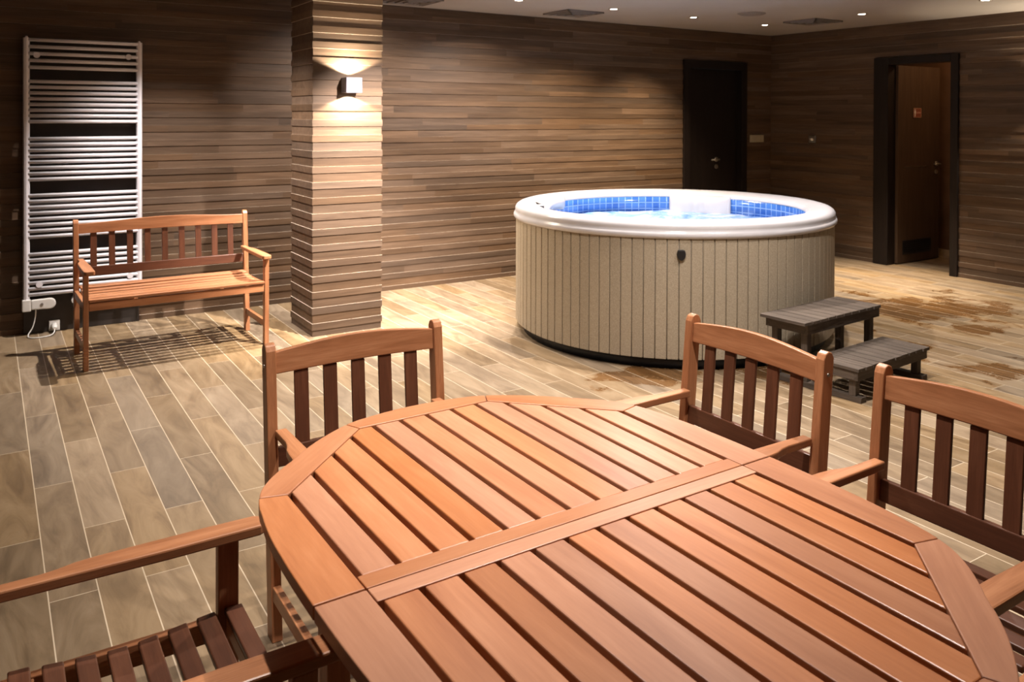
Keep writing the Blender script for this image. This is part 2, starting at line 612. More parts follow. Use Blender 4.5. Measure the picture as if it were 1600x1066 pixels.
mb.tube([(hx, YB + .055, .94), (hx, YB + .045, .94)], .024, 16)
mb.build('door_handle', M_STEEL, d1)

# ---- right door (open into a small hall)
d2_ = empty('door_2', (0, 0, 0))
structure(d2_)
mb = MB()
for a, c, z0, z1 in ((RD0, RD0 + .075, 0, RDZ), (RD1 - .165, RD1, 0, RDZ), (RD0 + .075, RD1 - .165, RDZ - .07, RDZ)):
    mb.box((XR - .03, a, z0), (XR + .12, c, z1), ax=(0, 0, 1) if z0 == 0 else (0, 1, 0), tone=0)
mb.build('door_frame', M_DOOR, d2_, bevel=.004)
LX0, LX1, LY = XR + .10, XR + .83, RD1 - .195
mb = MB()
mb.box((LX0, LY, .01), (LX1, LY + .04, RDZ - .075), ax=(0, 0, 1), tone=0)
leaf = mb.build('door_leaf', M_DOOR2, d2_, bevel=.002)
mb = MB()
mb.box((LX0 + .10, LY - .002, .985), (LX0 + .50, LY + .001, .993))
mb.build('inlay_strip', M_STEEL, leaf)
mb = MB()
for i in range(7):
    mb.box((LX0 + .09, LY - .004, .10 + i * .019), (LX1 - .15, LY + .002, .112 + i * .019))
mb.box((LX0 + .085, LY - .001, .092), (LX1 - .145, LY + .002, .236))
mb.build('vent_grille', M_BLACK, leaf)
mb = MB()
hx = LX1 - .06
for sy, yy in ((-1, LY), (1, LY + .04)):
    mb.tube([(hx, yy, 1.01), (hx, yy + sy * .01, 1.01)], .026, 16)
    mb.tube([(hx, yy, 1.01), (hx, yy + sy * .05, 1.01), (hx + sy * .01, yy + sy * .058, 1.01), (hx + sy * .12, yy + sy * .058, 1.01)], .009, 10)
mb.tube([(hx, LY, .925), (hx, LY - .008, .925)], .024, 16)
mb.build('door_handle', M_STEEL, leaf)
# pictogram plate
sg = empty('door_sign', (XR + .42, LY - .004, 1.545))
tag(sg, 'small reddish brown plate with a white figure on the open brown door', 'sign')
mb = MB()
mb.box((-.062, -.003, -.045), (.062, .003, .045))
mb.build('plate', M_PINK, sg, bevel=.002)
mb = MB()
for a, c in (((-.066, -.005, -.049), (.066, .001, -.044)), ((-.066, -.005, .044), (.066, .001, .049)),
             ((-.066, -.005, -.044), (-.061, .001, .044)), ((.061, -.005, -.044), (.066, .001, .044))):
    mb.box(a, c)
mb.build('border', plain('copper_edge', (.55, .3, .2), .4, noise=.05), sg)
mb = MB()
Ms = Matrix.Translation((-.043, -.004, 0)) @ Matrix.Rotation(PI / 2, 4, 'X')
mb.prism([(.006 * math.cos(k * PI / 6), .032 + .006 * math.sin(k * PI / 6)) for k in range(12)], 0, .002, M=Ms)
mb.prism([(-.010, .024), (-.013, -.004), (-.006, -.006), (-.005, -.038), (.005, -.038), (.006, -.006), (.013, -.004), (.010, .024)][::-1], 0, .002, M=Ms)
mb.build('pictogram', M_SIGNW, sg)
mb = MB()
for k in range(5):
    mb.box((-.018 + k * .015, -.0045, -.006), (-.008 + k * .015, -.002, .010))
mb.build('text_line', plain('sign_text', (.62, .33, .25), .5, noise=.02), sg)

# hall behind the open door
HX = 8.63
mb = MB()
mb.box((HX, 3.6, 0), (HX + .1, 6.2, 2.6), ax=(0, 1, 0))
mb.box((XR + .12, 6.1, 0), (HX, 6.2, 2.6), ax=(1, 0, 0))
mb.box((XR + .12, 3.5, 0), (HX + .1, 3.6, 2.6), ax=(1, 0, 0))
structure(mb.build('wall_hall', M_HALL))
mb = MB()
mb.box((XR + .12, 3.5, 2.6), (HX + .1, 6.2, 2.7))
structure(mb.build('ceiling_hall', M_CEIL))
mb = MB()
mb.box((HX - .015, 3.6, 0), (HX, 6.1, .075))
structure(mb.build('baseboard_hall', M_CREAM))
ld = bpy.data.lights.new('hall_lamp', 'POINT')
ld.energy = 14
ld.color = (1, .6, .3)
ld.shadow_soft_size = .05
lo = bpy.data.objects.new('hall_lamp', ld)
lo.location = (8.25, 4.4, 2.45)
COL.objects.link(lo)

# ------------------------------------------------------------------ downlights
ring_proto = None


def downlight(x, y, watts, cone, blend, col, tilt):
    global ring_proto
    if ring_proto is None:
        t = empty('downlight', (x, y, ZC))
        mb = MB()
        mb.lathe([(.030, .012), (.034, -.004), (.047, -.004), (.050, .002)], 28)
        mb.build('trim_ring', M_STEEL, t)
        mb = MB()
        mb.lathe([(0, -.0015), (.031, -.0015), (.031, .008)], 24)
        mb.build('lamp_disc', M_GLOW, t)
        ring_proto = t
    else:
        t = ring_proto.copy()
        COL.objects.link(t)
        for ch in ring_proto.children:
            if ch.type == 'MESH':
                c = ch.copy()
                COL.objects.link(c)
                c.parent = t
        t.location = (x, y, ZC)
    l = bpy.data.lights.new('downlight_beam', 'SPOT')
    l.energy = watts
    l.color = col
    l.spot_size = math.radians(cone)
    l.spot_blend = blend
    l.shadow_soft_size = .02
    o = bpy.data.objects.new('downlight_beam', l)
    COL.objects.link(o)
    o.parent = t
    o.location = (0, 0, -.025)
    o.rotation_euler = (math.radians(tilt), 0, 0)
    return t


seen = {(3.62, 5.85): 'round ceiling downlight at the frame top, farthest left of those above the long wall',
        (4.60, 5.85): 'round ceiling downlight above the wall behind the tub, second from left',
        (5.60, 5.90): 'round ceiling downlight above the back wall, nearly over the closed dark door',
        (6.66, 5.97): 'round ceiling downlight tucked closest to the far corner of the room',
        (6.67, 4.83): 'round ceiling downlight above and left of the open brown door',
        (6.67, 3.69): 'round ceiling downlight cut by the frame top at far right'}
for (x, y, wt, cone, bl, col, tilt) in SPOTS:
    t = downlight(x, y, wt, cone, bl, col, tilt)
    tag(t, seen.get((x, y), 'unseen round recessed ceiling downlight outside the picture, placed for its light'), 'ceiling light', 'recessed ceiling downlights')

# ceiling diffusers
vp = None
for (x, y, lab) in ((6.775, 5.463, 'square grey ceiling air vent near the far corner of the room'),
                    (4.465, 6.27, 'square grey ceiling air vent beside the wall behind the tub'),
                    (2.90, 6.36, 'square grey ceiling air vent just right of the pillar top')):
    if vp is None:
        vp = empty('ceiling_vent', (x, y, ZC))
        mb = MB()
        for k, s_ in enumerate((.20, .15, .10, .05)):
            q, d_ = s_, .016 + .004 * k
            tt = .014
            for a, c in (((-q, -q), (q, -q + tt)), ((-q, q - tt), (q, q)), ((-q, -q), (-q + tt, q)), ((q - tt, -q), (q, q))):
                mb.box((a[0], a[1], -d_), (c[0], c[1], -.001))
        mb.build('louvres', M_VENT, vp, bevel=.002)
        mb = MB()
        mb.box((-.19, -.19, -.006), (.19, .19, -.0005))
        mb.build('backing', M_DARK, vp)
        t = vp
    else:
        t = copy_tree(vp)
        t.location = (x, y, ZC)
    tag(t, lab, 'vent', 'square ceiling vents')
mb = MB()
mb.lathe([(0, -.018), (.10, -.016), (.125, -.004), (.125, 0)], 36)
o = mb.build('speaker_disc', M_VENT)
o.location = (5.82, 5.375, ZC)
tag(o, 'flat round grey disc on the ceiling between the downlights and a square vent', 'ceiling speaker')


# ------------------------------------------------------------------ wall sconces
def sconce(x, y, z, rz, watts, label):
    t = empty('wall_lamp', (x, y, z), rz)     # local -y points away from the wall
    tag(t, label, 'wall lamp', 'box shaped up and down wall lamps')
    h, wd, dp = .052, .056, .10
    mb = MB()
    th = .006
    mb.box((-wd, -dp, -h), (wd, -dp + th, h))
    mb.box((-wd, -th, -h), (wd, 0, h))
    mb.box((-wd, -dp + th, -h), (-wd + th, -th, h))
    mb.box((wd - th, -dp + th, -h), (wd, -th, h))
    mb.box((-wd + th, -dp + th, -.012), (wd - th, -th, .012))
    mb.build('housing', M_LAMPBODY, t, bevel=.001)
    for s_ in (1, -1):
        mb = MB()
        mb.lathe([(0, s_ * .0145), (.022, s_ * .0145), (.026, s_ * .012)], 20, cen=(0, -dp / 2, 0))
        mb.build('bulb', M_GLOW, t)
        l = bpy.data.lights.new('lamp_beam', 'SPOT')
        l.energy = watts
        l.color = (1, .86, .66)
        l.spot_size = math.radians(136)
        l.spot_blend = .25
        l.shadow_soft_size = .006
        o = bpy.data.objects.new('lamp_beam', l)
        COL.objects.link(o)
        o.parent = t
        o.location = (0, -dp / 2, s_ * (h + .001))
        o.rotation_euler = (0 if s_ < 0 else PI, 0, 0)
    return t


sconce(2.085, 5.584, 1.703, 0, 60, 'small square grey wall lamp glowing up and down on the pillar')
sconce(XR - .013, 3.42, 1.70, -PI / 2, 50, 'square grey wall lamp on the right wall past the open door, out of frame')


# ------------------------------------------------------------------ furniture kit
def arm_outline(W, side, yf, yb):
    """seen from above; side +1 right arm; yf front tip, yb rear end"""
    xo = W / 2
    pts = [(xo - .058, yf + .012), (xo - .050, yf), (xo - .010, yf), (xo, yf + .014),
           (xo + .002, yf + .12), (xo, yf + .26), (xo - .002, yf + .33), (xo - .006, yf + .37), (xo - .016, yf + .40), (xo - .021, yf + .43),
           (xo - .021, yb), (xo - .054, yb), (xo - .060, yf + .2)]
    if side < 0:
        pts = [(-p[0], p[1]) for p in pts][::-1]
    return pts


def seat_z(y):
    # gently dished seat
    t = (y + .24) / .42
    return .408 + .010 * math.cos((t - .05) * 2 * PI) * .8 + (.004 if t > .9 else 0)


def armchair(name, W, n_slats, mat, bench=False):
    """front faces local -y; returns the root empty"""
    t = empty(name)
    xi = W / 2 - .0
    top = .832
    yb0, yb1 = .215, .285       # centre of the back post at floor and top
    def yb(z): return yb0 + (yb1 - yb0) * z / top
    for s in (-1, 1):
        mb = MB()
        x = s * (W / 2 - .016)
        # post with a rounded top
        M = Matrix(((0, 0, 1, x - .015), (1, 0, 0, 0), (0, 1, 0, 0), (0, 0, 0, 1)))
        prof = [(yb0 - .025, 0), (yb0 + .025, 0), (yb(top) + .022, top - .022), (yb(top) + .014, top - .006), (yb(top), top),
                (yb(top) - .014, top - .006), (yb(top) - .022, top - .022)]
        mb.prism(prof, 0, .030, ax=(0, 1, 0), M=M)
        p = mb.build('back_post', mat, t, bevel=.003)
        mb = MB()
        zz = top - .065
        mb.tube([(x + s * .013, yb(zz), zz), (x + s * .018, yb(zz), zz)], .005, 10)
        mb.build('bolt_cap', M_STEEL, p)
        mb = MB()
        mb.tube([(x + s * .013, yb(.36), .36), (x + s * .018, yb(.36), .36)], .005, 10)
        mb.build('bolt_cap', M_STEEL, p)
        mb = MB()
        mb.box((x - .014, -.24, 0), (x + .014, -.196, .566), ax=(0, 0, 1))
        mb.build('leg', mat, t, bevel=.003)
        mb = MB()
        mb.prism(arm_outline(W, s, -.292, yb(.58) - .0245), .566, .589, ax=(0, 1, 0))
        mb.build('armrest', mat, t, bevel=.004)
        mb = MB()
        mb.box((x - .011, -.2, .345), (x + .011, yb(.36) - .02, .392), ax=(0, 1, 0))
        mb.build('side_rail', mat, t, bevel=.002)
        mb = MB()
        mb.box((x - .011, -.2, .115), (x + .011, yb(.13) - .022, .155), ax=(0, 1, 0))
        mb.build('stretcher', mat, t, bevel=.002)
    # top rail: arched, follows the lean
    lean = math.atan2(yb1 - yb0, top)
    xr = W / 2 - .031
    n = 20
    arch = .022 if not bench else .020
    lo, hi = .742, .806
    pts = [(-xr + 2 * xr * i / n, lo + .006 * math.sin(PI * i / n)) for i in range(n + 1)]
    pts += [(xr - 2 * xr * i / n, hi + arch * (math.sin(PI * i / n) ** (1.0 if not bench else 2.0))) for i in range(n + 1)]
    Mr = Matrix.Translation((0, yb(0) + .010, 0)) @ Matrix.Rotation(-lean, 4, 'X') @ Matrix(((1, 0, 0, 0), (0, 0, -1, 0), (0, 1, 0, 0), (0, 0, 0, 1)))
    mb = MB()
    mb.prism(pts, 0, .022, ax=(1, 0, 0), M=Mr)
    mb.build('top_rail', mat, t, bevel=.003)
    mb = MB()
    lz0, lz1 = .475, .532
    mb.prism([(-xr, lz0), (xr, lz0), (xr, lz1), (-xr, lz1)], 0, .020, ax=(1, 0, 0), M=Mr)
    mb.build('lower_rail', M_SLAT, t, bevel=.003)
    # back slats
    pitch = 2 * xr / (n_slats + (.75 if not bench else .6))
    for i in range(n_slats):
        x = (i - (n_slats - 1) / 2) * pitch
        mb = MB()
        hw = .021 if not bench else .0185
        mb.prism([(x - hw, lz1 - .002), (x + hw, lz1 - .002), (x + hw, lo + .004), (x - hw, lo + .004)], .005, .016, ax=(0, 1, 0), M=Mr)
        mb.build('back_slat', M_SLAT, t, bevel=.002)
    # seat rails and slats
    mb = MB()
    fz = .348 if bench else .36
    mb.box((-xr + .001, -.234, fz), (xr - .001, -.212, .392), ax=(1, 0, 0))
    mb.build('front_rail', mat, t, bevel=.002)
    mb = MB()
    mb.box((-xr + .001, .150, .352), (xr - .001, .172, .392), ax=(1, 0, 0))
    mb.build('rear_rail', mat, t, bevel=.002)
    mb = MB()
    for x in ((-.25, .25) if bench else ()):
        mb.box((x - .012, -.21, .352), (x + .012, .15, .39), ax=(0, 1, 0))
    ns, sw, sp_ = 9, .038, .0575
    y = -.246
    for i in range(ns):
        yc = y + sw / 2 + i * sp_
        z0, z1_ = seat_z(yc - sw / 2), seat_z(yc + sw / 2)
        xe = xr - .0005
        th = .015
        mb.hexa([(-xe, yc - sw / 2, z0 - th), (xe, yc - sw / 2, z0 - th), (xe, yc + sw / 2, z1_ - th), (-xe, yc + sw / 2, z1_ - th),
                 (-xe, yc - sw / 2, z0), (xe, yc - sw / 2, z0), (xe, yc + sw / 2, z1_), (-xe, yc + sw / 2, z1_)], ax=(1, 0, 0))
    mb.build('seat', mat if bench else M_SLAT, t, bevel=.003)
    return t


def place(o, x, y, rz, label, cat, group):
    o.location = (x, y, 0)
    o.rotation_euler = (0, 0, rz)
    tag(o, label, cat, group)


CW = .57
ch1 = armchair('slatted_armchair', CW, 5, M_CHAIR)
grp = 'slatted wooden armchairs around the oval table'
ch2, ch3, ch4 = copy_tree(ch1), copy_tree(ch1), copy_tree(ch1)
place(ch1, .960, 2.215, 0, 'slatted wooden armchair at the far left end of the table, nearest the pillar', 'chair', grp)
place(ch2, 1.715, 1.832, -PI / 2, 'slatted wooden armchair right of the table, in front of the hot tub and steps', 'chair', grp)
place(ch3, 1.745, 1.125, -PI / 2, 'slatted wooden armchair at the right edge, its back cut off by the frame', 'chair', grp)
place(ch4, .228, 1.672, PI / 2, 'slatted wooden armchair at the bottom left, only armrest, leg and seat slats showing', 'chair', grp)

bench = armchair('garden_bench', 1.075, 9, M_CHAIR, bench=True)
place(bench, 1.000, 5.80, math.radians(1.5), 'long slatted wooden bench with armrests in front of the white radiator', 'bench', None)

# ------------------------------------------------------------------ oval table
TZ = .766
tab = empty('oval_table', (.910, 1.241, 0), math.radians(.7))
tag(tab, 'large oval wooden table with slatted top in the foreground', 'table')
A_, B_, C_, D_ = .419, .391, .173, .643
ctrl = [(.503, 0), (.501, .15), (.493, .28), (.470, .405), (.432, .475), (.365, .545), (.285, .620), (.19, .682), (.10, .708), (0, .716)]


def cat_rom(P, n=5):
    out = []
    ext = [(P[1][0], -P[1][1])] + P + [(-P[-2][0], P[-2][1])]
    for i in range(1, len(ext) - 2):
        p0, p1, p2, p3 = ext[i - 1:i + 3]
        for k in range(n):
            t = k / n
            out.append(tuple(.5 * ((2 * p1[j]) + (-p0[j] + p2[j]) * t + (2 * p0[j] - 5 * p1[j] + 4 * p2[j] - p3[j]) * t * t + (-p0[j] + 3 * p1[j] - 3 * p2[j] + p3[j]) * t ** 3) for j in (0, 1)))
    out.append(P[-1])
    return out


QO = cat_rom(ctrl)
j1 = min(range(len(QO)), key=lambda i: abs(QO[i][0] - .470) + abs(QO[i][1] - .405))
j2 = min(range(len(QO)), key=lambda i: abs(QO[i][0] - .19) + abs(QO[i][1] - .682))


def shrink(poly, d):
    """inset a ccw polygon's vertices slightly towards its centroid for a hairline joint"""
    cx_ = sum(p[0] for p in poly) / len(poly)
    cy_ = sum(p[1] for p in poly) / len(poly)
    return [(p[0] + (d if p[0] < cx_ else -d) * 0.6, p[1] + (d if p[1] < cy_ else -d) * 0.6) for p in poly]


def fix_ccw(p):
    a = sum(p[i][0] * p[(i + 1) % len(p)][1] - p[(i + 1) % len(p)][0] * p[i][1] for i in range(len(p)))
    return p if a > 0 else p[::-1]


TT = .024
for sx in (1, -1):
    for sy in (1, -1):
        side = QO[:j1 + 1] + [(A_, B_), (A_, 0)]
        side = [(p[0], max(p[1], .0012)) if i < len(side) else p for i, p in enumerate(side)]
        mb = MB()
        mb.prism(fix_ccw([(sx * p[0], sy * p[1]) for p in shrink(side, .0012)]), TZ - TT, TZ, ax=(0, 1, 0))
        mb.build('rim_board', M_TABLE, tab, bevel=.002)
        cor = QO[j1:j2 + 1] + [(C_, D_), (A_, B_)]
        mb = MB()
        mb.prism(fix_ccw([(sx * p[0], sy * p[1]) for p in shrink(cor, .0012)]), TZ - TT, TZ, ax=(-.7 * sx, .7 * sy, 0))
        mb.build('rim_board', M_TABLE, tab, bevel=.002)
for sy in (1, -1):
    end = QO[j2:] + [(-p[0], p[1]) for p in QO[j2:][::-1]][1:] + [(-C_, D_), (C_, D_)]
    mb = MB()
    mb.prism(fix_ccw([(p[0], sy * p[1]) for p in shrink(end, .0012)]), TZ - TT, TZ, ax=(1, 0, 0))
    mb.build('rim_board', M_TABLE, tab, bevel=.002)
    mb = MB()
    mb.box((-A_ + .0014, sy * .0012, TZ - TT), (A_ - .0014, sy * .041, TZ), ax=(1, 0, 0))
    mb.build('centre_beam', M_TABLE, tab, bevel=.0015)
    mb = MB()
    pitch = 2 * A_ / 12.15
    for i in range(12):
        xc = (i - 5.5) * pitch
        hw = pitch / 2 - .0056

        def ye(x):
            x = abs(x)
            return D_ - .0012 if x <= C_ else D_ + (B_ - D_) * (x - C_) / (A_ - C_) - .0014
        xs = [xc - hw, xc + hw]
        poly = [(xs[0], .0422), (xs[1], .0422), (xs[1], ye(xs[1]))]
        for kx in (C_, -C_):
            if xs[0] < kx < xs[1]:
                poly.append((kx, ye(kx)))
        poly.append((xs[0], ye(xs[0])))
        mb.prism(fix_ccw([(p[0], sy * p[1]) for p in poly]), TZ - TT + .003, TZ - .001, ax=(0, 1, 0))
    mb.build('tabletop_slats', M_TABLE, tab, bevel=.0025)
    # battens below the slats
    mb = MB()
    for yy in (.14, .36, .50):
        w_ = .40 if yy < .45 else .30
        mb.box((-w_, sy * yy - .02, TZ - TT - .03), (w_, sy * yy + .02, TZ - TT - .002), ax=(1, 0, 0))
    mb.build('batten', M_CHAIR, tab, bevel=.002)
for sx in (1, -1):
    mb = MB()
    mb.box((sx * .36 - .011, -.50, TZ - TT - .085), (sx * .36 + .011, .50, TZ - TT - .031), ax=(0, 1, 0))
    mb.build('apron', M_CHAIR, tab, bevel=.002)
    for sy in (1, -1):
        mb = MB()
        mb.box((sx * .32 - .024, sy * .40 - .024, 0), (sx * .32 + .024, sy * .40 + .024, TZ - TT - .03), ax=(0, 0, 1))
        mb.build('leg', M_CHAIR, tab, bevel=.003)

# ------------------------------------------------------------------ hot tub
TX, TY = 4.104, 4.545
RS = 1.112
tub = empty('hot_tub', (TX, TY, 0))
DZ = -.022
tag(tub, 'round white hot tub with beige vertical board cladding and blue mosaic inside', 'hot tub')
mb = MB()
mb.lathe([(0, .001), (RS - .05, .001), (RS - .05, .075), (0, .075)], 96)
mb.build('base', M_BASE, tub)
# cladding boards
mb = MB()
NB = 100
ZB, ZT = .068, .793
mb.lathe([(RS - .022, ZB + .004), (RS - .0065, ZB + .004), (RS - .0065, ZT), (RS - .022, ZT)], 200, tone=-9)
for k in range(NB):
    a = 2 * PI * (k + .5) / NB
    hw = 2 * PI * RS / NB / 2 - .0032
    c_, s_ = math.cos(a), math.sin(a)
    M = Matrix(((c_, -s_, 0, 0), (s_, c_, 0, 0), (0, 0, 1, 0), (0, 0, 0, 1)))
    P = [(RS - .012, -hw), (RS, -hw), (RS, hw), (RS - .012, hw)]
    mb.prism(P, ZB, ZT, ax=(0, 0, 1), M=M)
sk = mb.build('cladding', M_SKIRT, tub)
bv = sk.modifiers.new('bevel', 'BEVEL')
bv.width, bv.segments, bv.limit_method = .002, 1, 'ANGLE'
# rim
rim = [(RS - .03, .800), (RS + .006, .802), (RS + .016, .812), (RS + .018, .826), (RS + .012, .840), (RS + .004, .846),
       (RS + .006, .858), (RS + .006, .874), (RS - .004, .890), (RS - .022, .902), (RS - .048, .909), (RS - .085, .908),
       (RS - .125, .900), (RS - .160, .889), (RS - .178, .880), (RS - .184, .868), (RS - .186, .858)]
mb = MB()
mb.lathe(rim, 160)
o = mb.build('rim', M_ACRYL, tub)
o.location.z = DZ
# inner shell below the rim
mb = MB()
RI = RS - .186
mb.lathe([(RI, .862), (RI + .004, .852), (RI + .004, .70), (RI - .05, .60), (RI - .35, .50), (RI - .42, .25), (0, .22)], 128)
o = mb.build('inner_shell', M_ACRYL, tub)
o.location.z = DZ
# mosaic arcs (angles measured from +x ccw); gap where the white column stands
col_t = math.radians(90 - 57)
half = math.radians(15.5)


def arc_tiles(a0, a1):
    mb = MB()
    seg = max(8, int((a1 - a0) * 30))
    R = RI + .001
    n0 = len(mb.v)
    for i in range(seg + 1):
        a = a0 + (a1 - a0) * i / seg
        for z_ in (.735, .858):
            mb.v.append(Vector((R * math.cos(a), R * math.sin(a), z_)))
    for i in range(seg):
        idx = [n0 + 2 * i, n0 + 2 * i + 2, n0 + 2 * i + 3, n0 + 2 * i + 1]
        mb.f.append(idx)
        mb.sm.append(True)
        for q in idx:
            p = mb.v[q]
            an = math.atan2(p.y, p.x)
            if an < a0 - .01:
                an += 2 * PI
            mb.gc.append((an * R, p.z - .008, 0))
            mb.tone.append(0)
    o = mb.build('mosaic_band', M_MOSAIC, tub, fix=False)
    o.location.z = DZ
    so = o.modifiers.new('solid', 'SOLIDIFY')
    so.thickness = .004
    so.offset = 1 
    return o


arc_tiles(col_t + half, col_t + half + math.radians(115))
arc_tiles(col_t - half - math.radians(95), col_t - half)
# white moulded column with two soft lobes
mb = MB()
prof_n = 28
rings = []
for zi, z_ in enumerate((.60, .70, .80, .846, .862, .870, .873)):
    ring = []
    for i in range(prof_n + 1):
        f = i / prof_n
        a = col_t + half * (1 - 2 * f) * 1.02
        lobe = .055 * (math.sin(PI * min(1, f / .56)) ** .8 if f < .56 else 0) + .055 * (math.sin(PI * (f - .40) / .60) ** .8 if f > .40 else 0)
        lobe = min(lobe, .06) * (1.0, 1.0, .95, .75, .5, .2, 0)[zi]
        r_ = RI - lobe - .002
        ring.append(len(mb.v))
        mb.v.append(Vector((r_ * math.cos(a), r_ * math.sin(a), z_)))
    rings.append(ring)
for a, b_ in zip(rings[:-1], rings[1:]):
    for i in range(prof_n):
        mb.face([a[i], a[i + 1], b_[i + 1], b_[i]], (0, 0, 1), (0, 0, 0), 0, True)
o = mb.build('headrest_column', M_ACRYL, tub, fix=False)
o.location.z = DZ
so = o.modifiers.new('solid', 'SOLIDIFY')
so.thickness = .004
# moulded shoulder and control panel at the left
mb = MB()
cp = math.radians(90 + 44)
ns = 26
rows_ = []
for ri, (rr, zz) in enumerate(((RS - .10, .900), (RS - .13, .908), (RS - .18, .909), (RI - .02, .896), (RI - .055, .878), (RI - .07, .86), (RI - .04, .83), (RI, .80))):
    ring = []
    for i in range(ns + 1):
        f = i / ns * 2 - 1
        a = cp + f * math.radians(24)
        e = max(0, 1 - f ** 4)
        base_r = max(rr, RI - .002) if ri < 3 else RI + .002
        r_ = base_r + (rr - base_r) * e
        ring.append(len(mb.v))
        mb.v.append(Vector((r_ * math.cos(a), r_ * math.sin(a), zz - .012 * (1 - e))))
    rows_.append(ring)
for a, b_ in zip(rows_[:-1], rows_[1:]):
    for i in range(ns):
        mb.face([a[i], a[i + 1], b_[i + 1], b_[i]], (0, 0, 1), (0, 0, 0), 0, True)
o = mb.build('moulded_shoulder', M_ACRYL, tub, fix=False)
o.location.z = DZ
so = o.modifiers.new('solid', 'SOLIDIFY')
so.thickness = .004
mb = MB()
ca = math.radians(90 + 62)
M = Matrix.Translation((math.cos(ca) * (RI + .03), math.sin(ca) * (RI + .03), .899)) @ Matrix.Rotation(ca + PI / 2, 4, 'Z') @ Matrix.Rotation(math.radians(-10), 4, 'X')
mb.prism([(-.05, -.018), (.05, -.018), (.055, 0), (.05, .018), (-.05, .018), (-.055, 0)], 0, .006, M=M)
o = mb.build('control_panel', M_BLACK, tub)
o.location.z = DZ
# water with soft ripples
bmw = bmesh.new()
mb = MB()
nr, na = 26, 96
idx = {}
for i in range(nr + 1):
    for k in range(na if i else 1):
        r_ = (RI + .0025) * i / nr
        a = 2 * PI * k / na
        x, y = r_ * math.cos(a), r_ * math.sin(a)
        z_ = .742 + .006 * math.sin(9 * x + 2) * math.cos(8 * y) + .004 * math.sin(23 * x + 17 * y) + .003 * math.sin(31 * y - 12 * x)
        z_ += .02 * math.exp(-((x - .35) ** 2 + (y - .35) ** 2) / .04) * (1 + .5 * math.sin(40 * x) * math.cos(37 * y))
        idx[i, k] = len(mb.v)
        mb.v.append(Vector((x, y, z_)))
for i in range(nr):
    for k in range(na):
        k2 = (k + 1) % na
        if i == 0:
            mb.face([idx[0, 0], idx[1, k], idx[1, k2]], (1, 0, 0), (0, 0, 0), 0, True)
        else:
            mb.face([idx[i, k], idx[i + 1, k], idx[i + 1, k2], idx[i, k2]], (1, 0, 0), (0, 0, 0), 0, True)
o = mb.build('water', M_WATER, tub)
o.location.z = DZ
# oval drain cap on the cladding
pa = math.atan2(3.742 + .0 - TY, 3.455 - TX)
mb = MB()
M = Matrix.Translation((math.cos(pa) * RS, math.sin(pa) * RS, .690)) @ Matrix.Rotation(pa + PI / 2, 4, 'Z') @ Matrix.Rotation(PI / 2, 4, 'X')
pts = [(.026 * math.cos(t_) * 1.0, .036 * math.sin(t_)) for t_ in [2 * PI * k / 28 for k in range(28)]]
pts = [(p[0], min(p[1], .026)) for p in pts]
mb.prism(pts, -.002, .016, M=M)
mb.build('drain_cap', M_BLACK, tub, bevel=.004)

# ------------------------------------------------------------------ steps
st = empty('tub_steps', (4.125, 3.085, 0), math.radians(4.5))
tag(st, 'dark grey two tread slatted wooden steps leaning against the tub cladding', 'steps')


def tread(x0, x1, y0, y1, z, n_, name):
    mb = MB()
    wv = (x1 - x0) / n_
    for i in range(n_):
        mb.box((x0 + i * wv + .002, y0 + random.uniform(-.003, .003), z - .018), (x0 + (i + 1) * wv - .006, y1, z), ax=(0, 1, 0))
    mb.build(name, M_STEP, st, bevel=.002)


tread(-.405, .365, -.010, .290, .372, 10, 'upper_tread')
tread(-.365, .365, -.310, -.022, .185, 10, 'lower_tread')
mb = MB()
mb.box((-.362, 0, .300), (.362, .022, .354), ax=(1, 0, 0))
mb.box((-.362, .258, .300), (.362, .280, .354), ax=(1, 0, 0))
for x in (-.362, .340):
    mb.box((x, .022, .300), (x + .022, .258, .354), ax=(0, 1, 0))
mb.build('upper_frame', M_STEP, st, bevel=.002)
mb = MB()
mb.box((-.355, -.300, .118), (.355, -.278, .167), ax=(1, 0, 0))
mb.box((-.355, -.052, .118), (.355, -.030, .167), ax=(1, 0, 0))
for x in (-.355, .333):
    mb.box((x, -.278, .118), (x + .022, -.052, .167), ax=(0, 1, 0))
mb.build('lower_frame', M_STEP, st, bevel=.002)
for x in (-.335, .295):
    for y in (.022, .218):
        mb = MB()
        mb.box((x, y, .03), (x + .04, y + .04, .354), ax=(0, 0, 1))
        mb.build('leg', M_STEP, st, bevel=.002)
for x in (-.335, .295):
    mb = MB()
    mb.box((x, -.275, .03), (x + .04, -.235, .167), ax=(0, 0, 1))
    mb.build('leg', M_STEP, st, bevel=.002)
for x in (-.340, .290):
    mb = MB()
    mb.box((x, -.310, .0), (x + .05, .275, .03), ax=(0, 1, 0))
    mb.build('foot_runner', M_STEP, st, bevel=.002)

